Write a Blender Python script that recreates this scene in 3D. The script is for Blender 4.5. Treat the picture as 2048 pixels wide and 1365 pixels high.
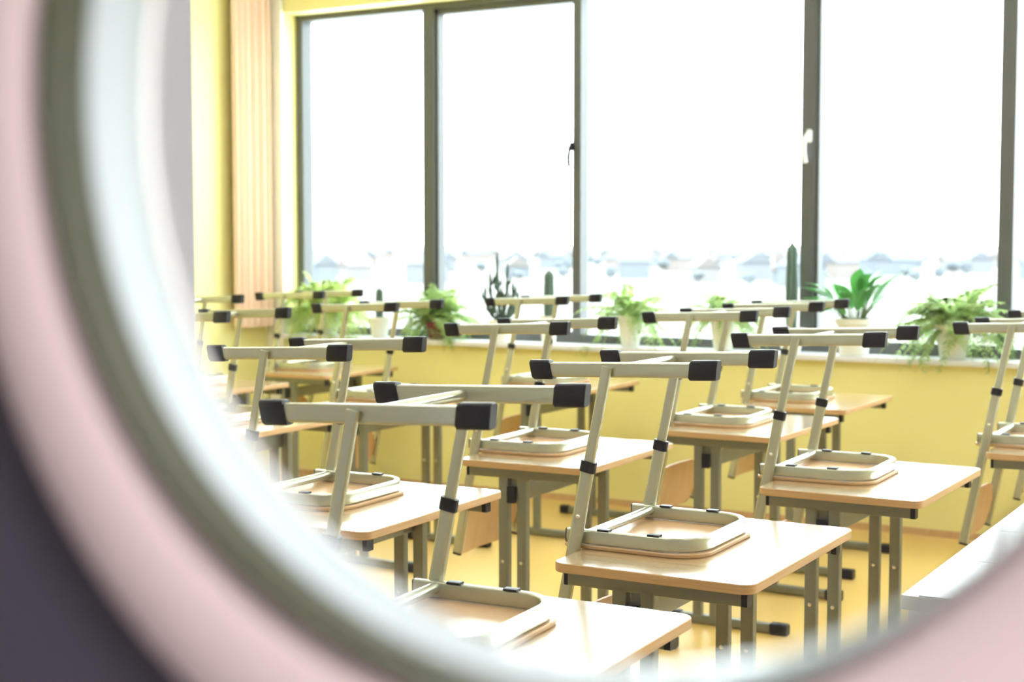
import bpy, bmesh, math, random
from mathutils import Vector, Matrix

for o in list(bpy.data.objects):
    bpy.data.objects.remove(o, do_unlink=True)
SC = bpy.context.scene
COL = SC.collection
PI = math.pi

# ------------------------------------------------------------------ camera, world, exposure
CAM_H = 1.48
cd = bpy.data.cameras.new('camera')
cam = bpy.data.objects.new('camera', cd)
COL.objects.link(cam)
cam.location = (0, 0, CAM_H)
cam.rotation_euler = (math.radians(90 - 3.733), 0, math.radians(30.1))
cd.sensor_width = 36
cd.lens = 2950 / 2048 * 36
cd.clip_start = 0.02
cd.clip_end = 60000
cd.dof.use_dof = True
cd.dof.focus_distance = 3.5
cd.dof.aperture_fstop = 3.7
SC.camera = cam

SKY = 5.5
w = bpy.data.worlds.new('overcast_sky')
SC.world = w
w.use_nodes = True
bg = w.node_tree.nodes['Background']
bg.inputs[0].default_value = (0.86, 0.94, 1.0, 1)
bg.inputs[1].default_value = SKY

SC.view_settings.view_transform = 'Standard'
SC.view_settings.look = 'None'
SC.view_settings.gamma = 1
SC.view_settings.use_curve_mapping = False
SC.view_settings.exposure = 1.15
CLASS_FILL = 4.5
CORR_LAMP = 58.0

# ------------------------------------------------------------------ materials
def mat(name, col, rough=0.5, metal=0.0, spec=0.5, coat=0.0, emit=None, noise=None, bump=None):
    m = bpy.data.materials.new(name)
    m.use_nodes = True
    nt = m.node_tree
    b = nt.nodes['Principled BSDF']
    b.inputs['Base Color'].default_value = (*col, 1)
    b.inputs['Roughness'].default_value = rough
    b.inputs['Metallic'].default_value = metal
    b.inputs['Specular IOR Level'].default_value = spec
    b.inputs['Coat Weight'].default_value = coat
    b.inputs['Coat Roughness'].default_value = 0.12
    if emit:
        b.inputs['Emission Color'].default_value = (*emit[:3], 1)
        b.inputs['Emission Strength'].default_value = emit[3]
    if noise:                       # (scale vector, second colour, contrast)
        sc, col2 = noise
        tc = nt.nodes.new('ShaderNodeTexCoord')
        mp = nt.nodes.new('ShaderNodeMapping')
        mp.inputs['Scale'].default_value = sc
        nz = nt.nodes.new('ShaderNodeTexNoise')
        nz.inputs['Scale'].default_value = 1
        nz.inputs['Detail'].default_value = 5
        mx = nt.nodes.new('ShaderNodeMix')
        mx.data_type = 'RGBA'
        mx.inputs[6].default_value = (*col, 1)
        mx.inputs[7].default_value = (*col2, 1)
        nt.links.new(tc.outputs['Object'], mp.inputs[0])
        nt.links.new(mp.outputs[0], nz.inputs['Vector'])
        nt.links.new(nz.outputs['Fac'], mx.inputs[0])
        nt.links.new(mx.outputs[2], b.inputs['Base Color'])
    return m

def glass_mat(name, tint, f0, rough=0.0):
    m = bpy.data.materials.new(name)
    m.use_nodes = True
    nt = m.node_tree
    nt.nodes.clear()
    out = nt.nodes.new('ShaderNodeOutputMaterial')
    tr = nt.nodes.new('ShaderNodeBsdfTransparent')
    tr.inputs[0].default_value = (*tint, 1)
    gl = nt.nodes.new('ShaderNodeBsdfGlossy')
    gl.inputs['Roughness'].default_value = rough
    lw = nt.nodes.new('ShaderNodeLayerWeight')      # Schlick reflectance, the same on both faces of the sheet
    pw = nt.nodes.new('ShaderNodeMath')
    pw.operation = 'POWER'
    pw.inputs[1].default_value = 5
    fr = nt.nodes.new('ShaderNodeMath')
    fr.operation = 'MULTIPLY_ADD'
    fr.inputs[1].default_value = 1 - f0
    fr.inputs[2].default_value = f0
    nt.links.new(lw.outputs['Facing'], pw.inputs[0])
    nt.links.new(pw.outputs[0], fr.inputs[0])
    mx = nt.nodes.new('ShaderNodeMixShader')
    nt.links.new(fr.outputs[0], mx.inputs[0])
    nt.links.new(tr.outputs[0], mx.inputs[1])
    nt.links.new(gl.outputs[0], mx.inputs[2])
    nt.links.new(mx.outputs[0], out.inputs[0])
    return m

def leaf_mat(name, col, col2, trans=0.55, rough=0.45):
    m = bpy.data.materials.new(name)
    m.use_nodes = True
    nt = m.node_tree
    nt.nodes.clear()
    out = nt.nodes.new('ShaderNodeOutputMaterial')
    tc = nt.nodes.new('ShaderNodeTexCoord')
    nz = nt.nodes.new('ShaderNodeTexNoise')
    nz.inputs['Scale'].default_value = 9
    mx = nt.nodes.new('ShaderNodeMix')
    mx.data_type = 'RGBA'
    mx.inputs[6].default_value = (*col, 1)
    mx.inputs[7].default_value = (*col2, 1)
    nt.links.new(tc.outputs['Object'], nz.inputs['Vector'])
    nt.links.new(nz.outputs['Fac'], mx.inputs[0])
    b = nt.nodes.new('ShaderNodeBsdfPrincipled')
    b.inputs['Roughness'].default_value = rough
    t = nt.nodes.new('ShaderNodeBsdfTranslucent')
    ms = nt.nodes.new('ShaderNodeMixShader')
    ms.inputs[0].default_value = trans
    nt.links.new(mx.outputs[2], b.inputs['Base Color'])
    nt.links.new(mx.outputs[2], t.inputs[0])
    nt.links.new(b.outputs[0], ms.inputs[1])
    nt.links.new(t.outputs[0], ms.inputs[2])
    nt.links.new(ms.outputs[0], out.inputs[0])
    return m

M = dict(
    metal=mat('silver_painted_steel', (0.49, 0.50, 0.385), 0.25, 0.65),
    steel=mat('grey_painted_steel', (0.22, 0.225, 0.185), 0.33, 0.45),
    black=mat('black_plastic', (0.007, 0.007, 0.012), 0.4, 0, 0.3),
    screw=mat('zinc_screw', (0.75, 0.74, 0.66), 0.25, 0.9),
    top=mat('beech_laminate', (0.50, 0.34, 0.17), 0.2, 0, 0.7, 1.0, noise=((3, 40, 3), (0.58, 0.42, 0.24))),
    edge=mat('plywood_edge', (0.42, 0.23, 0.085), 0.5, noise=((5, 5, 260), (0.68, 0.45, 0.22))),
    ply=mat('beech_plywood', (0.56, 0.33, 0.15), 0.35, 0, 0.5, 0.2, noise=((40, 40, 3), (0.68, 0.45, 0.24))),
    yellow=mat('yellow_wall_paint', (0.84, 0.77, 0.31), 0.5, noise=((1.5, 1.5, 1.5), (0.87, 0.80, 0.35))),
    cream=mat('cream_wall_paint', (0.86, 0.84, 0.72), 0.6),
    white=mat('white_paint', (0.85, 0.85, 0.86), 0.45),
    sill=mat('white_sill_stone', (0.80, 0.80, 0.83), 0.3, noise=((9, 9, 9), (0.72, 0.72, 0.76))),
    lilac=mat('veil_tinted_wall', (0.48, 0.48, 0.62), 0.6),
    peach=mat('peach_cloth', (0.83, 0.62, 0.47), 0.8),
    floor=mat('ochre_linoleum', (0.66, 0.43, 0.11), 0.28, 0, 0.4, noise=((2, 2, 2), (0.72, 0.50, 0.17))),
    ceil=mat('white_ceiling', (0.86, 0.86, 0.84), 0.8),
    frame=mat('grey_window_aluminium', (0.10, 0.105, 0.105), 0.5, 0.1),
    pane=glass_mat('window_glass', (0.97, 0.99, 0.98), 0.02),
    port=glass_mat('porthole_glass', (0.98, 0.99, 0.985), 0.03),
    ring=mat('rose_grey_ring', (0.74, 0.62, 0.63), 0.38, 0.1),
    rubber=mat('dark_green_rubber', (0.03, 0.033, 0.017), 0.5),
    sleeve=mat('pale_sleeve', (0.36, 0.415, 0.45), 0.45, 0, 0.3),
    door=mat('plum_grey_door', (0.062, 0.056, 0.082), 0.5),
    corr=mat('pale_corridor_paint', (0.40, 0.37, 0.37), 0.6),
    corrfloor=mat('grey_corridor_floor', (0.35, 0.33, 0.33), 0.4),
    lamp=mat('fill_lamp_diffuser', (0.9, 0.9, 0.9), 0.5, emit=(0.94, 0.97, 1.0, CLASS_FILL)),
    clamp=mat('corridor_lamp_diffuser', (0.9, 0.9, 0.9), 0.5, emit=(1.0, 0.96, 0.94, CORR_LAMP)),
    desk_w=mat('white_gloss_laminate', (0.62, 0.62, 0.66), 0.18, 0, 0.5, 0.2),
    pot=mat('white_flowerpot', (0.86, 0.85, 0.78), 0.45),
    potred=mat('red_flowerpot', (0.20, 0.03, 0.03), 0.4),
    soil=mat('soil', (0.05, 0.035, 0.025), 0.9),
    fern=leaf_mat('fern_leaf', (0.26, 0.42, 0.10), (0.50, 0.62, 0.28)),
    fern_y=leaf_mat('pale_fern_leaf', (0.42, 0.56, 0.14), (0.62, 0.72, 0.32)),
    lily=leaf_mat('lily_leaf', (0.05, 0.22, 0.05), (0.11, 0.36, 0.07), 0.3, 0.3),
    cactus=leaf_mat('cactus_skin', (0.05, 0.10, 0.09), (0.09, 0.16, 0.12), 0.05, 0.6),
    spine=mat('pale_spines', (0.75, 0.72, 0.60), 0.7),
    twig=mat('green_stem', (0.12, 0.17, 0.06), 0.6),
)

# ------------------------------------------------------------------ mesh helpers
def V(*a):
    return Vector(a)

def rr(wd, h, r, n=4):
    """rounded rectangle outline, counter-clockwise"""
    r = min(r, wd / 2 - 1e-5, h / 2 - 1e-5)
    pts = []
    for cx, cy, a0 in ((wd / 2 - r, h / 2 - r, 0), (-wd / 2 + r, h / 2 - r, 90), (-wd / 2 + r, -h / 2 + r, 180), (wd / 2 - r, -h / 2 + r, 270)):
        for i in range(n + 1):
            a = math.radians(a0 + 90 * i / n)
            pts.append((cx + r * math.cos(a), cy + r * math.sin(a)))
    return pts

def circ(r, n=14):
    return [(r * math.cos(2 * PI * i / n), r * math.sin(2 * PI * i / n)) for i in range(n)]

class MB:
    def __init__(self):
        self.v = []
        self.f = []
        self.m = []

    def add(self, verts, faces, mi=0):
        o = len(self.v)
        self.v += [tuple(p) for p in verts]
        self.f += [tuple(i + o for i in f) for f in faces]
        self.m += [mi] * len(faces)
        return o

    def box(self, x0, x1, y0, y1, z0, z1, mi=0):
        vs = [(x, y, z) for z in (z0, z1) for y in (y0, y1) for x in (x0, x1)]
        self.add(vs, [(0, 2, 3, 1), (4, 5, 7, 6), (0, 1, 5, 4), (2, 6, 7, 3), (0, 4, 6, 2), (1, 3, 7, 5)], mi)

    def sweep(self, path, sec, up=(0, 0, 1), mi=0, closed=False, scale=None, cap=True):
        path = [Vector(p) for p in path]
        n, k = len(path), len(sec)
        up = Vector(up)
        rings = []
        for i, p in enumerate(path):
            a = path[i - 1] if (i > 0 or closed) else path[i]
            b = path[(i + 1) % n] if (i < n - 1 or closed) else path[i]
            t = (b - a).normalized()
            side = t.cross(up)
            if side.length < 1e-6:
                side = t.cross(Vector((1, 0, 0)))
            side.normalize()
            u2 = side.cross(t).normalized()
            s = scale[i] if scale else 1
            rings.append([p + side * (q[0] * s) + u2 * (q[1] * s) for q in sec])
        vs = [q for r in rings for q in r]
        fs = []
        for i in range(n if closed else n - 1):
            j = (i + 1) % n
            for a in range(k):
                b = (a + 1) % k
                fs.append((i * k + a, j * k + a, j * k + b, i * k + b))
        if not closed and cap:
            fs.append(tuple(range(k)))
            fs.append(tuple(range((n - 1) * k, n * k))[::-1])
        self.add(vs, fs, mi)

    def lathe(self, prof, c=(0, 0, 0), n=24, mi=0, cap=True, ribs=0, depth=0.0):
        """prof: (r, z) from bottom to top round the z axis"""
        vs, fs = [], []
        for r, z in prof:
            for i in range(n):
                a = 2 * PI * i / n
                rrad = r * (1 - depth * (0.5 + 0.5 * math.cos(a * ribs))) if ribs else r
                vs.append((c[0] + rrad * math.cos(a), c[1] + rrad * math.sin(a), c[2] + z))
        for j in range(len(prof) - 1):
            for i in range(n):
                k = (i + 1) % n
                fs.append((j * n + i, j * n + k, (j + 1) * n + k, (j + 1) * n + i))
        if cap:
            fs.append(tuple(range(n))[::-1])
            fs.append(tuple(range((len(prof) - 1) * n, len(prof) * n)))
        self.add(vs, fs, mi)

    def ringy(self, prof, cx, cz, n=96, mi=0):
        """closed (r, y) profile turned round an axis along y through (cx, cz)"""
        k = len(prof)
        vs, fs = [], []
        for i in range(n):
            a = 2 * PI * i / n
            for r, y in prof:
                vs.append((cx + r * math.cos(a), y, cz + r * math.sin(a)))
        for i in range(n):
            j = (i + 1) % n
            for a in range(k):
                b = (a + 1) % k
                fs.append((i * k + a, i * k + b, j * k + b, j * k + a))
        self.add(vs, fs, mi)

    def plate(self, outline, z0, z1, mi_top=0, mi_side=0, bev=0.0):
        """flat plate from an xy outline (counter-clockwise)"""
        n = len(outline)
        cx = sum(p[0] for p in outline) / n
        cy = sum(p[1] for p in outline) / n
        def inset(d):
            out = []
            for i in range(n):
                a, b, c = outline[i - 1], outline[i], outline[(i + 1) % n]
                t = Vector((c[0] - a[0], c[1] - a[1])).normalized()
                out.append((b[0] - t.y * d, b[1] + t.x * d))
            return out
        ins = inset(bev) if bev else outline
        lev = [(ins, z0), (outline, z0 + bev), (outline, z1 - bev), (ins, z1)] if bev else [(outline, z0), (outline, z1)]
        vs = [(p[0], p[1], z) for o, z in lev for p in o]
        L = len(lev)
        self.add(vs, [tuple(range(n))[::-1]], mi_top)
        o = len(self.v) - len(vs)
        for j in range(L - 1):
            for i in range(n):
                k = (i + 1) % n
                self.f.append((o + j * n + i, o + j * n + k, o + (j + 1) * n + k, o + (j + 1) * n + i))
                self.m.append(mi_side)
        self.f.append(tuple(o + (L - 1) * n + i for i in range(n)))
        self.m.append(mi_top)

    def build(self, name, mats, parent=None, smooth=True, loc=(0, 0, 0), fixn=True):
        me = bpy.data.meshes.new(name)
        me.from_pydata(self.v, [], self.f)
        if not isinstance(mats, (list, tuple)):
            mats = [mats]
        for m_ in mats:
            me.materials.append(m_)
        me.polygons.foreach_set('material_index', self.m)
        if fixn:
            b = bmesh.new()
            b.from_mesh(me)
            bmesh.ops.recalc_face_normals(b, faces=b.faces)
            b.to_mesh(me)
            b.free()
        me.update()
        if smooth:
            me.polygons.foreach_set('use_smooth', [True] * len(me.polygons))
            me.set_sharp_from_angle(angle=math.radians(38))
        o = bpy.data.objects.new(name, me)
        COL.objects.link(o)
        o.location = loc
        if parent:
            o.parent = parent
        return o

def empty(name, loc=(0, 0, 0), rz=0):
    o = bpy.data.objects.new(name, None)
    o.empty_display_size = 0.1
    COL.objects.link(o)
    o.location = loc
    o.rotation_euler = (0, 0, rz)
    return o

def tag(o, label, cat, group=None, kind=None):
    o['label'] = label
    o['category'] = cat
    if group:
        o['group'] = group
    if kind:
        o['kind'] = kind
    return o

def struct(mb, name, mats, parent=None, smooth=False):
    o = mb.build(name, mats, parent, smooth)
    if parent is None:
        o['kind'] = 'structure'
    return o

def kids(o):
    return [c for c in bpy.data.objects if c.parent is o]

def copy_tree(o, parent=None):
    c = o.copy()
    COL.objects.link(c)
    if parent is not None:
        c.parent = parent
        c.matrix_parent_inverse = o.matrix_parent_inverse.copy()
    for ch in kids(o):
        copy_tree(ch, c)
    return c

# ------------------------------------------------------------------ room shell
XB, XR = -6.17, 5.6          # back wall, far end wall
YD, YW = 0.45, 7.50          # door wall (room side), window wall (room side)
YC = -2.3                    # corridor wall
ZC = 3.3

b = MB(); b.box(XB - .1, XR + .1, YD - .06, 7.9, -.12, 0); struct(b, 'floor', M['floor'])
b = MB(); b.box(XB - .1, XR + .1, YC - .1, YD - .06, -.12, 0); struct(b, 'floor_corridor', M['corrfloor'])
b = MB(); b.box(XB - .1, XR + .1, YC - .1, 7.9, ZC, ZC + .12); struct(b, 'ceiling', M['ceil'])
b = MB(); b.box(XB - .15, XB, YC - .1, 7.9, 0, ZC); struct(b, 'wall_back', M['yellow'])
b = MB(); b.box(XR, XR + .15, YC - .1, 7.9, 0, ZC); struct(b, 'wall_front', M['cream'])
b = MB(); b.box(XB, XR, YC - .1, YC, 0, ZC); struct(b, 'wall_corridor', M['corr'])

WX0, WX1, WZ0, WZ1 = -6.05, 5.2, 0.875, 2.955
YF = 7.65                    # room-side face of the window frames
b = MB()
b.box(XB, XR, YW, 7.75, 0, WZ0)
b.box(XB, XR, YW, 7.75, WZ1, ZC)
b.box(XB, WX0, YW, 7.75, WZ0, WZ1)
b.box(WX1, XR, YW, 7.75, WZ0, WZ1)
struct(b, 'wall_window', M['yellow'])
b = MB(); b.box(XB, -6.03, YW - .03, YW, 0, ZC); struct(b, 'trim_1', M['cream'])
b = MB(); b.box(-6.03, XR, YW - .012, YW, 0, .035); struct(b, 'baseboard_window', M['ply'])

# window sill (one long board)
b = MB()
b.sweep([(-6.03, 7.55, .8905), (WX1, 7.55, .8905)], rr(.2, .031, .006), (0, 0, 1))
struct(b, 'window_sill', M['sill'], smooth=True)

# windows: every pane with the post on its own side
posts = [(-6.05, -6.0), (-5.069, -4.99), (-4.024, -3.974), (-2.644, -2.573), (-1.605, -1.54), (-.35, -.28), (.92, .99), (2.20, 2.27), (3.5, 3.57), (5.15, 5.2)]  # row extended out of view to bring in more light
FD = 0.10
ZS = 0.906
for i in range(len(posts) - 1):
    l0, l1 = posts[i]
    r0, r1 = posts[i + 1]
    f = MB()
    f.box(l0, l1, YF, YF + FD, ZS, WZ1)
    f.box(l1, r0, YF, YF + FD, ZS, ZS + .05)
    f.box(l1, r0, YF, YF + FD, WZ1 - .036, WZ1)
    if i == len(posts) - 2:
        f.box(r0, r1, YF, YF + FD, ZS, WZ1)
    win = f.build('window_%d' % (i + 1), M['frame'], smooth=False)
    win['kind'] = 'structure'
    zt, zb = WZ1 - .036, ZS + .05
    if i in (1, 3, 5, 7):       # opening sashes stand a little proud of the frame
        s = MB()
        t = .022
        s.box(l1, l1 + t, YF + .02, YF + .09, zb, zt)
        s.box(r0 - .012, r0, YF + .02, YF + .09, zb, zt)
        s.box(l1, r0, YF + .02, YF + .09, zt - .034, zt)
        s.box(l1, r0, YF + .02, YF + .09, zb, zb + .012)
        s.build('sash', M['frame'], win, False)
    g = MB()
    g.box(l1 - .004, r0 + .004, YF + .074, YF + .080, zb - .004, zt + .004)
    g.build('pane', M['pane'], win, False)
    if i in (1, 3):
        h = MB()
        hx = (r0 + .012) if i == 1 else (l0 + .045)
        zc = 2.00
        if i == 1:
            hx = r0 - .004
            h.sweep([(hx, YF, zc + .05), (hx, YF - .02, zc + .05)], rr(.022, .05, .008), (0, 0, 1))
            h.sweep([(hx, YF - .02, zc + .055), (hx, YF - .036, zc + .04), (hx - .006, YF - .04, zc - .02), (hx - .004, YF - .034, zc - .07)], rr(.02, .016, .006), (0, 1, 0))
            h.build('handle', M['black'], win)
        else:
            h.sweep([(hx, YF, zc + .06), (hx, YF - .012, zc + .06)], rr(.03, .07, .012), (0, 0, 1))
            h.sweep([(hx, YF - .012, zc + .07), (hx, YF - .04, zc + .065), (hx - .012, YF - .05, zc + .04), (hx - .014, YF - .046, zc - .03), (hx - .006, YF - .044, zc - .085)], rr(.022, .016, .007), (0, 1, 0))
            h.build('handle', M['white'], win)

# assumed return wall by the door; the glass veil is mixed into its lilac
b = MB(); b.box(-1.62, -1.452, YD, 1.60, 0, ZC); struct(b, 'wall_niche', M['lilac'])

# ------------------------------------------------------------------ door wall, door with the round window
DX0, DX1, DZ = -.74, .26, 2.1
b = MB()
b.box(XB, DX0 - .05, .39, YD, 0, ZC)
b.box(DX1 + .05, XR, .39, YD, 0, ZC)
b.box(DX0 - .05, DX1 + .05, .39, YD, DZ + .05, ZC)
struct(b, 'wall_door', M['corr'])
b = MB()
b.box(DX0 - .05, DX0, .37, .47, 0, DZ)
b.box(DX1, DX1 + .05, .37, .47, 0, DZ)
b.box(DX0 - .05, DX1 + .05, .37, .47, DZ, DZ + .05)
struct(b, 'trim_2', M['white'])

PCX, PCZ, PR = -.2250, CAM_H + .0554, .1958      # centre and clear radius of the round window
DY0, DY1 = .398, .438
RH = PR + .016
d = MB()
n = 96
cor = []
for i in range(n):
    a = 2 * PI * i / n
    c, s = math.cos(a), math.sin(a)
    k = 1e9
    if c > 1e-9: k = min(k, (DX1 - .004 - PCX) / c)
    if c < -1e-9: k = min(k, (DX0 + .004 - PCX) / c)
    if s > 1e-9: k = min(k, (DZ - .004 - PCZ) / s)
    if s < -1e-9: k = min(k, (.01 - PCZ) / s)
    cor.append((PCX + k * c, PCZ + k * s))
corners = [(DX0 + .004, .01), (DX1 - .004, .01), (DX1 - .004, DZ - .004), (DX0 + .004, DZ - .004)]
for q in corners:          # snap the closest ray end to each real corner
    j = min(range(n), key=lambda i: (cor[i][0] - q[0]) ** 2 + (cor[i][1] - q[1]) ** 2)
    cor[j] = q
vs = []
for i in range(n):
    a = 2 * PI * i / n
    x, z = PCX + RH * math.cos(a), PCZ + RH * math.sin(a)
    vs += [(x, DY0, z), (x, DY1, z), (cor[i][0], DY0, cor[i][1]), (cor[i][0], DY1, cor[i][1])]
fs = []
for i in range(n):
    j = (i + 1) % n
    fs += [(i * 4, j * 4, j * 4 + 2, i * 4 + 2), (i * 4 + 1, i * 4 + 3, j * 4 + 3, j * 4 + 1), (i * 4, i * 4 + 1, j * 4 + 1, j * 4), (i * 4 + 2, j * 4 + 2, j * 4 + 3, i * 4 + 3)]
d.add(vs, fs)
door = d.build('door_1', M['door'], smooth=False)
door['kind'] = 'structure'
r = MB()       # rounded ring on the corridor face
prof = []
R0, R1 = PR + .0005, .2558
for i in range(13):
    a = PI * i / 12
    prof.append(((R0 + R1) / 2 - (R1 - R0) / 2 * math.cos(a), .3979 - .0130 * math.sin(a) ** .75))
r.ringy(prof, PCX, PCZ)
r.build('porthole_ring', M['ring'], door)
r = MB()
r.ringy([(PR + .0150, .3985), (PR + .0150, .406), (PR, .406), (PR, .3845), (PR + .004, .3845), (PR + .003, .3985)], PCX, PCZ)
r.build('gasket', M['rubber'], door)
r = MB()
r.ringy([(PR, .4061), (PR + .0155, .4061), (PR + .0155, .4355), (PR, .4355)], PCX, PCZ)
r.build('sleeve', M['sleeve'], door)
r = MB()       # matching ring on the classroom face
prof = []
for i in range(9):
    a = PI * i / 8
    prof.append(((R0 + .001 + R1) / 2 - (R1 - R0 - .001) / 2 * math.cos(a), .4382 + .010 * math.sin(a) ** .6))
r.ringy(prof, PCX, PCZ)
r.build('porthole_ring', M['ring'], door)
g = MB()
pts = [(PCX + (PR - .0003) * math.cos(2 * PI * i / 96), PCZ + (PR - .0003) * math.sin(2 * PI * i / 96)) for i in range(96)]
vs = [(x, .428, z) for x, z in pts] + [(x, .434, z) for x, z in pts]
g.add(vs, [tuple(range(96))[::-1], tuple(range(96, 192))] + [(i, (i + 1) % 96, 96 + (i + 1) % 96, 96 + i) for i in range(96)])
g.build('porthole_glass', M['port'], door)
h = MB()
h.sweep([(DX1 - .09, .398, 1.02), (DX1 - .09, .345, 1.02)], circ(.011), (0, 0, 1))
h.sweep([(DX1 - .08, .348, 1.02), (DX1 - .22, .348, 1.02)], rr(.02, .022, .008), (0, 0, 1))
h.build('handle', M['screw'], door)

# ------------------------------------------------------------------ ceiling lamps; the unseen classroom ones are added as fill
def lamp(name, x, y, lx, ly, m, label, group):
    t = empty(name, (x, y, ZC))
    tag(t, label, 'lamp', group)
    f = MB()
    for a in ((-lx / 2 - .02, lx / 2 + .02, -ly / 2 - .02, -ly / 2), (-lx / 2 - .02, lx / 2 + .02, ly / 2, ly / 2 + .02), (-lx / 2 - .02, -lx / 2, -ly / 2, ly / 2), (lx / 2, lx / 2 + .02, -ly / 2, ly / 2)):
        f.box(*a, -.06, 0)
    f.build('housing', M['white'], t, False)
    f = MB(); f.box(-lx / 2, lx / 2, -ly / 2, ly / 2, -.052, -.04)
    f.build('diffuser', m, t, False)
for x in (-4.8, -2.2, .6):
    for y in (2.2, 4.6):
        lamp('unseen_ceiling_lamp', x, y, 1.3, .55, M['lamp'], 'unseen fill lamp panel added on the classroom ceiling', 'added classroom fill lamps')
lamp('unseen_ceiling_lamp', 2.1, -.55, 1.2, .6, M['clamp'], 'flat white lamp panel on the corridor ceiling', 'corridor ceiling lamp')

# ------------------------------------------------------------------ school chair, built upturned (origin: middle of the leg line on the desk top)
def ax(z):
    return -.008 + (.19 * z if z < .2 else .038 + .2 * (z - .2))

def make_chair():
    t = empty('school_chair')
    # seat plate, lies on the desk
    o = []
    for cx, cy, rad, a0 in ((.312 - .085, .203 - .085, .085, 0), (-.05 + .03, .203 - .03, .03, 90), (-.05 + .03, -.203 + .03, .03, 180), (.312 - .085, -.203 + .085, .085, 270)):
        for i in range(9):
            a = math.radians(a0 + 90 * i / 8)
            o.append((cx + rad * math.cos(a), cy + rad * math.sin(a)))
    b = MB(); b.plate(o, .0005, .011, 0, 1, .0025)
    b.build('seat', [M['ply'], M['edge']], t)
    # U-shaped seat frame
    path = [(-.036, -.19, .029), (.19, -.19, .029)]
    rad = .088
    for i in range(1, 11):
        a = math.radians(-90 + 9 * i)
        path.append((.296 - rad + rad * math.cos(a), -.19 + rad + rad * math.sin(a), .029))
    path += [(p[0], -p[1], p[2]) for p in path[::-1]]
    b = MB(); b.sweep(path, rr(.019, .034, .005), (0, 0, 1))
    fr = b.build('seat_frame', M['metal'], t)
    for y in (-.19, .19):
        b = MB(); b.sweep([(-.0385, y, .029), (-.0355, y, .029)], rr(.0192, .0342, .004), (0, 0, 1))
        b.build('end_cap', M['black'], fr)
        for x in (.06, .19):
            b = MB(); b.sweep([(x - .015, y * .985, .0475), (x + .015, y * .985, .0475)], rr(.022, .005, .002), (0, 0, 1))
            b.build('clip', M['black'], fr)
    b = MB(); b.sweep([(.016, -.182, .033), (.016, .182, .033)], circ(.0125), (0, 0, 1))
    b.build('cross_tube', M['metal'], t)
    for sg in (-1, 1):
        y = sg * .2155
        b = MB()
        zz = (-.358, .2)
        b.sweep([(ax(z), y, z) for z in zz], rr(.019, .034, .008, 5), (1, 0, 0))
        zz = (.19, .443)
        b.sweep([(-.008 + .038 + .2 * (z - .2), y, z) for z in zz], rr(.015, .026, .006, 5), (1, 0, 0))
        lg = b.build('leg', M['metal'], t)
        b = MB(); b.sweep([(ax(z), y, z) for z in (.190, .216)], rr(.0235, .039, .009, 5), (1, 0, 0))
        b.build('collar', M['black'], lg)
        b = MB(); b.sweep([(ax(z), y, z) for z in (-.366, -.357)], rr(.0185, .0335, .008, 5), (1, 0, 0))
        b.build('end_plug', M['black'], lg)
        b = MB()
        yy = y + sg * .0095
        b.sweep([(ax(.082), yy, .082), (ax(.082), yy + sg * .002, .082), (ax(.082), yy + sg * .004, .082)], circ(.0062, 12), (0, 0, 1), scale=[1, .9, .5])
        b.build('screw', M['screw'], lg)
        # foot bar with two black caps
        y = sg * .197
        zl = lambda x: .4275 + (x + .126) * .035
        b = MB(); b.sweep([(x, y, zl(x)) for x in (-.105, .325)], rr(.021, .036, .006), (0, 0, 1))
        fb = b.build('foot_bar', M['metal'], t)
        for x0, x1, k in ((-.130, -.075, -.22), (.282, .350, .09)):
            b = MB()
            b.sweep([(x0, y, zl(x0)), (x0 + .004, y, zl(x0)), (x1 - .004, y, zl(x1)), (x1, y, zl(x1))], rr(.029, .047, .007), (0, 0, 1), scale=[.86, 1, 1, .93])
            zc = zl((x0 + x1) / 2)
            b.v = [(p[0] + k * (p[2] - zc), p[1], p[2]) for p in b.v]
            b.build('end_cap', M['black'], fb)
    b = MB(); xx = -.008 + .038 + .2 * .235
    b.sweep([(xx, -.188, .433), (xx, .188, .433)], circ(.0115), (0, 0, 1))
    b.build('crossbar', M['metal'], t)
    # backrest plate, hangs below the desk edge
    b = MB()
    ny, nz = 18, 7
    hy, z0, z1, rad = .2045, -.378, -.187, .07
    front, back = [], []
    for i in range(ny + 1):
        y = -hy + 2 * hy * i / ny
        e = max(0, abs(y) - (hy - rad)) / rad
        cut = rad * (1 - math.sqrt(max(0, 1 - e * e)))
        cut = min(cut, .098)
        for j in range(nz + 1):
            z = (z0 + cut) + (z1 - z0 - 2 * cut) * j / nz
            x = ax(z) - .003 - .024 * (1 - (y / hy) ** 2)
            front.append((x + .0045, y, z)); back.append((x - .0045, y, z))
    N = (ny + 1) * (nz + 1)
    fs = []
    W = nz + 1
    for i in range(ny):
        for j in range(nz):
            a, c = i * W + j, (i + 1) * W + j
            fs.append((a, c, c + 1, a + 1))
            fs.append((N + a, N + a + 1, N + c + 1, N + c))
    b.add(front + back, fs, 0)
    es = []
    for i in range(ny):
        for a, c in ((i * W, (i + 1) * W), (i * W + nz, (i + 1) * W + nz)):
            es.append((a, c, N + c, N + a))
    for j in range(nz):
        for base in (0, ny * W):
            es.append((base + j, base + j + 1, N + base + j + 1, N + base + j))
    b.f += es; b.m += [1] * len(es)
    b.build('backrest', [M['ply'], M['edge']], t)
    return t

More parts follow.
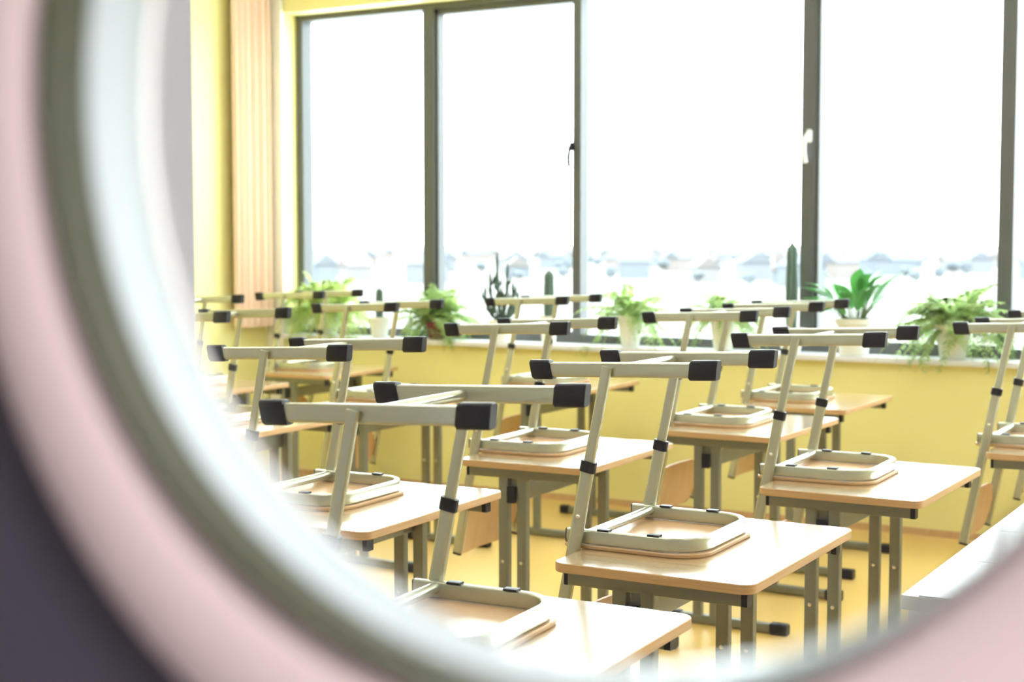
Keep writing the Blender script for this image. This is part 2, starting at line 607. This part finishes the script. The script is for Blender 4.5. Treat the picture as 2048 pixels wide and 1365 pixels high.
# ------------------------------------------------------------------ school desk (origin: near corner on the floor; x along the short side)
DW, DL = .49, .745
def make_desk():
    t = empty('school_desk')
    o = [(p[0] + DW / 2, p[1] + DL / 2) for p in rr(DW, DL, .032, 7)]
    b = MB(); b.plate(o, .7275, .75, 0, 1, .002)
    b.build('tabletop', [M['top'], M['edge']], t)
    for y in (.055, .69):
        b = MB(); b.sweep([(.022, y, .709), (.452, y, .709)], rr(.03, .036, .003), (0, 0, 1))
        tb = b.build('top_bar', M['steel'], t)
        for x0, x1 in ((.014, .024), (.450, .464)):
            b = MB(); b.sweep([(x0, y, .709), (x1, y, .709)], rr(.031, .037, .003), (0, 0, 1))
            b.build('end_cap', M['black'], tb)
        for x in (.155, .225):
            b = MB(); b.sweep([(x, y, .03), (x, y, .70)], rr(.036, .03, .004), (0, 1, 0))
            # rotate profile so the wider face looks along y
            lg = b.build('leg', M['steel'], t)
            sgn = -1 if y < .3 else 1
            for s2 in (-1, 1):
                yy = y + s2 * .015
                b = MB(); b.sweep([(x, yy, .41), (x, yy + s2 * .002, .41), (x, yy + s2 * .0035, .41)], circ(.0065, 12), (0, 0, 1), scale=[1, .9, .45])
                b.build('screw', M['screw'], lg)
        b = MB(); b.sweep([(.08, y, .022), (.47, y, .022)], rr(.034, .036, .008), (0, 0, 1))
        fb = b.build('foot_bar', M['steel'], t)
        for x0, x1 in ((.03, .085), (.455, .525)):
            b = MB(); b.sweep([(x0, y, .0225), (x0 + .006, y, .0225), (x1 - .006, y, .0225), (x1, y, .0225)], rr(.042, .045, .01), (0, 0, 1), scale=[.85, 1, 1, .9])
            b.build('end_cap', M['black'], fb)
    b = MB()
    b.sweep([(.19, .036, .637), (.19, .708, .637)], rr(.03, .056, .003), (0, 0, 1))
    for y in (.062, .683):
        b.sweep([(.19, y, .66), (.19, y, .70)], rr(.024, .012, .002), (0, 1, 0))
    bm = b.build('crossbeam', M['steel'], t)
    for y0, y1 in ((.030, .038), (.706, .714)):
        b = MB(); b.sweep([(.19, y0, .637), (.19, y1, .637)], rr(.031, .057, .003), (0, 0, 1))
        b.build('end_cap', M['black'], bm)
    return t

# desk: x, y, turn, height change | chair: x, y, turn
SEATS = [
 ('A', (-1.605, 1.931, 1.5), (-1.640, 2.322, 3.2), -.006, 'lowest desk in view, half hidden by the porthole rim'),
 ('B', (-1.608, 2.951, .4), (-1.624, 3.320, 1.0), 0, 'second desk from the door, its wood edge facing the porthole'),
 ('C', (-1.561, 4.154, -.5), (-1.581, 4.518, 1.2), .005, 'third desk from the door, beyond the white table corner'),
 ('P', (-2.690, 3.035, 2.0), (-2.748, 3.423, 2.5), -.008, 'desk crossed by the pale porthole sleeve, behind the lowest desk'),
 ('D', (-2.655, 4.210, 1.5), (-2.684, 4.580, 2.2), .004, 'desk behind the brown-edged desk, before the yellow wall centre'),
 ('E', (-2.380, 5.237, -.7), (-2.395, 5.607, 1.1), .010, 'desk below the trailing fern in the middle window'),
 ('F', (-2.449, 6.289, -.7), (-2.473, 6.654, 1.1), .007, 'desk by the yellow wall below the peace lily'),
 ('H', (-3.847, 6.446, .6), (-3.870, 6.824, 1.4), .003, 'desk by the yellow wall below the branching cactus'),
 ('L', (-4.192, 5.425, .5), (-4.212, 5.797, 1.0), 0, 'desk in front of the small cactus in its white pot'),
 ('I', (-5.495, 6.559, .9), (-5.517, 6.939, 2.1), 0, 'desk in the far corner below the bushy corner fern'),
 ('J', (-5.379, 5.369, 0), (-5.408, 5.736, 0), .005, 'desk beside the back wall, a row before the corner'),
 ('K', (-4.198, 4.259, 1.1), (-4.222, 4.637, 1.6), .003, 'desk beside the lilac niche edge, half behind the pale sleeve'),
 ('G', (-1.151, 5.313, .6), (-1.181, 5.684, 1.3), -.003, 'desk behind the white table, below the big pale fern'),
 ('N', (-1.175, 6.376, 0), (-1.199, 6.749, 0), 0, 'desk by the window wall, behind the white table row'),
]
RAISED = ('tabletop', 'top_bar', 'crossbeam')
chair0 = make_chair()
desk0 = make_desk()
for k, (key, dk, ch, dz, where) in enumerate(SEATS):
    t = desk0 if k == 0 else copy_tree(desk0)
    t.location = (dk[0], dk[1], 0)
    t.rotation_euler = (0, 0, math.radians(dk[2]))
    for c in kids(t):
        c.location.z = dz if c.name.split('.')[0] in RAISED else 0
    tag(t, 'single school ' + where, 'desk', 'single school desks')
    c = chair0 if k == 0 else copy_tree(chair0)
    c.location = (ch[0], ch[1], .75 + dz)
    c.rotation_euler = (0, 0, math.radians(ch[2]))
    tag(c, 'upturned chair on the ' + where, 'chair', 'upturned school chairs on the desks')

# ------------------------------------------------------------------ white table beside the front desks
t = empty('teacher_table', (-.82, 3.03, 0))
tag(t, 'white glossy table with seamed top beside the school desks', 'table')
b = MB()
b.plate([(0, 0), (.75, 0), (.75, 1.6), (0, 1.6)], .722, .752, 0, 0, .002)
tt = b.build('tabletop', M['desk_w'], t)
ys = [.004, .40, .80, 1.20, 1.596]
for i in range(4):
    b = MB(); b.plate([(.035, ys[i] + .0015), (.746, ys[i] + .0015), (.746, ys[i + 1] - .0015), (.035, ys[i + 1] - .0015)], .7521, .7545, 0, 0, .0008)
    b.build('top_panel', M['desk_w'], tt)
for x in (.03, .72):
    for y in (.04, 1.56):
        b = MB(); b.sweep([(x, y, 0), (x, y, .722)], rr(.04, .04, .004), (0, 1, 0))
        b.build('leg', M['white'], t)
b = MB(); b.box(.05, .70, .06, .078, .30, .7215)
b.build('side_panel', M['desk_w'], t, False)
b = MB(); b.box(.05, .70, 1.522, 1.54, .30, .7215)
b.build('side_panel', M['desk_w'], t, False)

# ------------------------------------------------------------------ assumed curtain, a pleated peach strip on a rod
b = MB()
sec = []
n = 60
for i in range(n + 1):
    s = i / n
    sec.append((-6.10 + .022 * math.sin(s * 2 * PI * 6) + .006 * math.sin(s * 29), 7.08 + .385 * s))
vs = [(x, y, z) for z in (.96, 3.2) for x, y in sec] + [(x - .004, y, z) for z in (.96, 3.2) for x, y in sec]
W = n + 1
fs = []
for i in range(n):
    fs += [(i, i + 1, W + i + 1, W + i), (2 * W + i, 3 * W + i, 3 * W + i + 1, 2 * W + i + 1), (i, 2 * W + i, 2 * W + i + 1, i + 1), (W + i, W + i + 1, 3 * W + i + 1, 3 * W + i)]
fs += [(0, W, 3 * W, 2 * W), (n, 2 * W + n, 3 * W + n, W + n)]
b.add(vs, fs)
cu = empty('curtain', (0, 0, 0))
tag(cu, 'pale peach pleated cloth hanging in the corner by the windows', 'curtain')
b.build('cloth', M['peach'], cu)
b = MB(); b.sweep([(-6.10, 7.05, 3.21), (-6.10, 7.46, 3.21)], circ(.012), (0, 0, 1))
b.sweep([(-6.17, 7.1, 3.21), (-6.09, 7.1, 3.21)], circ(.008), (0, 0, 1))
b.build('rod', M['metal'], cu)

# ------------------------------------------------------------------ plants on the sill
SZ = .906
def pot(parent, r0, r1, h, m, name='pot'):
    b = MB()
    b.lathe([(r0 * .9, 0), (r0, .004), (r1 * .96, h * .84), (r1 * .97, h * .85), (r1 * 1.06, h * .86), (r1 * 1.06, h), (r1 * .97, h), (r1 * .93, h * .88)], n=28, cap=False)
    b.lathe([(r0 * .85, .001), (r0 * .85, .002)], n=28)
    p = b.build(name, m, parent)
    b = MB(); b.lathe([(r1 * .93, h * .87), (r1 * .5, h * .9), (.004, h * .91)], n=20, cap=False)
    b.lathe([(r1 * .93, h * .85), (r1 * .93, h * .868)], n=20)
    b.build('soil', M['soil'], p)
    return p

def fronds(rng, n, L, base_z, base_r, el=(20, 80), droop=(.5, 1.1), leaf=.055, squash=(1, .62), step=.016, wid=.34, az_list=None):
    b = MB()
    for k in range(n):
        az = 2 * PI * (k + rng.random() * .8) / n
        if az_list: az = math.radians(rng.choice(az_list) + rng.uniform(-18, 18))
        e = math.radians(rng.uniform(*el))
        l = L * rng.uniform(.65, 1.1)
        dr = rng.uniform(*droop)
        wob = rng.uniform(-.5, .5)
        st = Vector((math.cos(az) * base_r * rng.random(), math.sin(az) * base_r * rng.random(), base_z))
        cnt = max(10, int(l / step))
        pts = []
        for i in range(cnt + 1):
            s = i / cnt
            hr = l * s * math.cos(e) * (1 - .12 * s)
            a2 = az + wob * s
            z = l * (s * math.sin(e) - dr * s * s * .62)
            pts.append(st + Vector((math.cos(a2) * hr * squash[0], math.sin(a2) * hr * squash[1], z)))
        b.sweep(pts, circ(.0018, 4), (.3, .2, 1), cap=False)
        for i in range(2, cnt + 1):
            p = pts[i]
            tg = (pts[i] - pts[i - 1]).normalized()
            sd = tg.cross(Vector((0, 0, 1)))
            if sd.length < .05: sd = Vector((1, 0, 0))
            sd.normalize()
            s = i / cnt
            ll = leaf * (math.sin(PI * min(1, s * .93 + .07)) ** .7 + .12) * rng.uniform(.8, 1.15)
            for sg in (-1, 1):
                dv = (sd * sg + tg * .35 + Vector((0, 0, rng.uniform(-.5, .15)))).normalized()
                wv = tg * (ll * wid * .5)
                mid = p + dv * ll * .45
                tip = p + dv * ll + Vector((0, 0, -ll * .15))
                b.add([p, mid + wv, tip, mid - wv], [(0, 1, 2, 3)])
    return b

def fern(name, x, y, label, seed, ph, pr, n, L, m, potm, cat='fern', **kw):
    t = empty(name, (x, y, SZ))
    tag(t, label, 'plant', 'potted plants on the window sill')
    pot(t, pr * .66, pr, ph, potm)
    rng = random.Random(seed)
    fb = fronds(rng, n, L, ph * .9, pr * .6, **kw)
    tr = fronds(rng, int(n * .5), L * .8, ph * .92, pr * .7, el=(-5, 35), droop=(1.0, 1.9), leaf=.040, squash=(1, .5))
    fb.add(tr.v, tr.f)
    fb.v = [(max(p[0], -6.03 - x), min(p[1], .085), max(p[2], .004) if p[1] > -.105 else max(p[2], -.045 + .02 * math.sin(p[0] * 90))) for p in fb.v]
    fb.build('foliage', m, t, smooth=False, fixn=False)
    return t

PY = 7.545
fern('potted_fern', -5.74, PY, 'bushy pale fern in a white pot in the window corner', 3, .17, .095, 60, .50, M['fern_y'], M['pot'], el=(10, 78), droop=(.6, 1.3))
fern('potted_fern', -4.90, PY, 'drooping fern in a dark red pot', 5, .11, .075, 54, .42, M['fern'], M['potred'], el=(18, 76), droop=(.5, 1.2))
fern('potted_fern', -3.60, PY, 'loose arching fern in a white pot beyond the second post', 8, .175, .075, 34, .47, M['fern'], M['pot'], el=(25, 80), droop=(.8, 1.6), leaf=.040)
fern('potted_fern', -3.04, PY, 'low fern in a tall white pot beside the tall columnar cactus', 14, .19, .075, 34, .38, M['fern'], M['pot'], el=(20, 80), droop=(.9, 1.7), leaf=.038)
fern('potted_fern', -1.80, PY, 'big pale green fern in a white pot beside the peace lily', 21, .18, .095, 64, .48, M['fern'], M['pot'], el=(15, 85), droop=(.6, 1.5), leaf=.048)

# peace lily
t = empty('potted_peace_lily', (-2.31, PY, SZ))
tag(t, 'dark green broad-leaved peace lily in a white pot', 'plant', 'potted plants on the window sill')
pot(t, .075, .095, .19, M['pot'])
rng = random.Random(6)
lb, sb = MB(), MB()
for k in range(36):
    az = 2 * PI * k / 36 * 5.3 + rng.uniform(-.3, .3)
    e = math.radians(rng.uniform(28, 84))
    stl = rng.uniform(.06, .15)
    ll = rng.uniform(.17, .25)
    wd = rng.uniform(.030, .044)
    d0 = Vector((math.cos(az) * math.cos(e) * (.85 if math.cos(az) < 0 else 1), math.sin(az) * math.cos(e) * .6, math.sin(e)))
    p0 = Vector((math.cos(az) * .04, math.sin(az) * .04, .17))
    p1 = p0 + d0 * stl
    sb.sweep([p0, (p0 + p1) / 2 + Vector((0, 0, .008)), p1], circ(.0032, 6), (.3, .3, 1))
    hd = Vector((math.cos(az), math.sin(az) * .6, 0)).normalized()
    sd = hd.cross(Vector((0, 0, 1)))
    nn = 9
    dr = rng.uniform(.3, 1.0)
    rows = []
    for i in range(nn + 1):
        s = i / nn
        p = p1 + d0 * ll * s + hd * ll * .25 * s * s + Vector((0, 0, -ll * dr * s * s * .55))
        wv = wd * math.sin(PI * min(1, (s * .97 + .03) ** .75)) + .0005
        up = Vector((0, 0, 1)) * wv * .35
        rows.append((p + sd * wv + up, p, p - sd * wv + up))
    vs = [q for r_ in rows for q in r_]
    fs = []
    for i in range(nn):
        for a in (0, 1):
            fs.append((i * 3 + a, i * 3 + a + 1, i * 3 + a + 4, i * 3 + a + 3))
    lb.add(vs, fs)
lb.build('foliage', M['lily'], t, fixn=False)
sb.build('stems', M['twig'], t)

def cactus(name, x, label, ph, pr, r, h, potm=None, ribs=10, spine=True, y=PY):
    t = empty(name, (x, y, SZ))
    tag(t, label, 'cactus', 'potted plants on the window sill')
    pot(t, pr * .72, pr, ph, potm or M['pot'])
    b = MB()
    z0 = ph * .86
    prof = []
    for i in range(15):
        s = i / 14
        rad = r * (.82 + .18 * math.sin(PI * min(1, s * 1.2))) if s < .8 else r * math.sqrt(max(.0004, 1 - ((s - .8) / .2) ** 2)) * .95
        prof.append((rad, z0 + h * s))
    b.lathe(prof, n=ribs * 6, ribs=ribs, depth=.22)
    body = b.build('stem', M['cactus'], t)
    if spine:
        b = MB()
        rg = random.Random(2)
        for k in range(ribs):
            a = 2 * PI * (k + .5) / ribs
            for i in range(int(h / .016)):
                z = z0 + .012 + i * .016
                s = (z - z0) / h
                if s > .93: break
                for q in range(3):
                    dv = Vector((math.cos(a) + rg.uniform(-.6, .6), math.sin(a) + rg.uniform(-.6, .6), rg.uniform(-.5, .6))).normalized() * .011
                    p = Vector((math.cos(a) * r * .97, math.sin(a) * r * .97, z))
                    b.add([p + Vector((0, 0, .0009)), p - Vector((0, 0, .0009)), p + dv], [(0, 1, 2)])
        b.build('spines', M['spine'], body, smooth=False, fixn=False)
    return t

cactus('potted_cactus', -5.33, 'small dark round-topped cactus in a small white pot', .125, .068, .027, .20)
cactus('potted_cactus', -4.125, 'slim dark cactus in a white pot beside the second post', .16, .055, .032, .29)
cactus('potted_cactus', -2.652, 'tall dark columnar cactus standing before the window handle post', .13, .07, .034, .48, ribs=7)

# branching cactus
t = empty('potted_cactus', (-4.445, PY, SZ))
tag(t, 'dark many-stemmed branching cactus in a white pot', 'cactus', 'potted plants on the window sill')
pot(t, .055, .075, .13, M['pot'])
b = MB()
rng = random.Random(4)
stems = [(-.10, .33), (-.055, .42), (-.02, .54), (-.035, .38), (.03, .30), (.055, .47), (.075, .36), (.115, .30), (.0, .32), (-.08, .25), (.09, .25)]
for dx, hh in stems:
    dy = rng.uniform(-.04, .04)
    pts, sc = [], []
    for i in range(12):
        s = i / 11
        q = min(1, s * 1.7) ** .8
        pts.append(Vector((dx * (.15 + .85 * q), dy * q, .11 + (hh - .11) * s)))
        sc.append((.75 + .25 * math.sin(i * 2.1)) * (1 if s < .85 else max(.12, (1 - s) / .15)))
    star = [((.0135 if i % 2 else .008) * math.cos(2 * PI * i / 10), (.0135 if i % 2 else .008) * math.sin(2 * PI * i / 10)) for i in range(10)]
    b.sweep(pts, star, (0, 1, 0), scale=sc)
    for j in range(3):
        i = rng.randint(4, 9)
        p = pts[i]
        sd = rng.choice((-1, 1))
        b.sweep([p, p + Vector((sd * .018, 0, .012)), p + Vector((sd * .024, 0, .05))], [(q[0] * .6, q[1] * .6) for q in star], (0, 1, 0), scale=[1, 1, .3])
b.build('stems', M['cactus'], t, smooth=False)

# ------------------------------------------------------------------ the town far below the windows; distance haze is tinted into its colours
GZ = -12.0
b = MB()
b.add([(-26000, 60, GZ), (26000, 60, GZ), (26000, 26000, GZ), (-26000, 26000, GZ)], [(0, 1, 2, 3)])
struct(b, 'ground_outside', mat('pale_field', (0.115, 0.104, 0.084), 0.9, noise=((.01, .02, 1), (0.15, 0.142, 0.126))))
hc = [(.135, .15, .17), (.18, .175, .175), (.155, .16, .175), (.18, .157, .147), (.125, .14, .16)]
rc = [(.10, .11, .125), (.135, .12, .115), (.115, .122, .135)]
hm = [mat('haze_tinted_plaster', c, .9) for c in hc]
rm = [mat('haze_tinted_roof', c, .9) for c in rc]
tm = mat('haze_tinted_bare_tree', (.105, .12, .135), .9)
rng = random.Random(12)
protos = []
for k in range(5):
    b = MB()
    wx, wy, hh = rng.uniform(9, 16), rng.uniform(8, 12), rng.uniform(4, 8)
    b.box(-wx / 2, wx / 2, -wy / 2, wy / 2, 0, hh, 0)
    e = .6
    b.add([(-wx / 2 - e, -wy / 2 - e, hh), (wx / 2 + e, -wy / 2 - e, hh), (wx / 2 + e, wy / 2 + e, hh), (-wx / 2 - e, wy / 2 + e, hh), (-wx / 2 - e, 0, hh + 4), (wx / 2 + e, 0, hh + 4)],
          [(0, 1, 5, 4), (2, 3, 4, 5), (0, 4, 3), (1, 2, 5), (0, 3, 2, 1)], 1)
    protos.append((b, k))
first = {}
taken = []
def place(D):                # a bearing where nothing stands within 30 m
    for _ in range(400):
        a = math.radians(rng.uniform(8, 49))
        p = (-D * math.sin(a), D * math.cos(a))
        if all((p[0] - q[0]) ** 2 + (p[1] - q[1]) ** 2 > 30 ** 2 for q in taken):
            break
    taken.append(p)
    return a
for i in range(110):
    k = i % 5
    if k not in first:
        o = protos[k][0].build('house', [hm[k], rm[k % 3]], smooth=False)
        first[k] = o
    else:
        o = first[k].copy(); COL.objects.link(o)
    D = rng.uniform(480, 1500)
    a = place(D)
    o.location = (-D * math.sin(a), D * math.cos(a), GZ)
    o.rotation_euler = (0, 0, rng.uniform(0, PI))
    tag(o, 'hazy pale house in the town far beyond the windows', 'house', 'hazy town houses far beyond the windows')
b = MB()
b.sweep([(0, 0, 0), (0, 0, 4)], circ(.5, 6), (1, 0, 0))
for q in range(9):
    c = Vector((rng.uniform(-2.5, 2.5), rng.uniform(-2.5, 2.5), rng.uniform(4.5, 9)))
    rad = rng.uniform(1.6, 2.8)
    b.lathe([(rad * math.sin(PI * j / 6) + .01, c.z - rad * math.cos(PI * j / 6)) for j in range(7)], (c.x, c.y, 0), 8)
tree0 = None
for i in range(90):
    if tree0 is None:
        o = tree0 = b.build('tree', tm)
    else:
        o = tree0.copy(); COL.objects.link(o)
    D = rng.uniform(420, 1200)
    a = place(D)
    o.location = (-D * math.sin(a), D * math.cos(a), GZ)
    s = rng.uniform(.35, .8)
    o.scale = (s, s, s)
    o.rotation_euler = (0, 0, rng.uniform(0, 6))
    tag(o, 'hazy grey tree among the far houses beyond the windows', 'tree', 'hazy trees far beyond the windows')
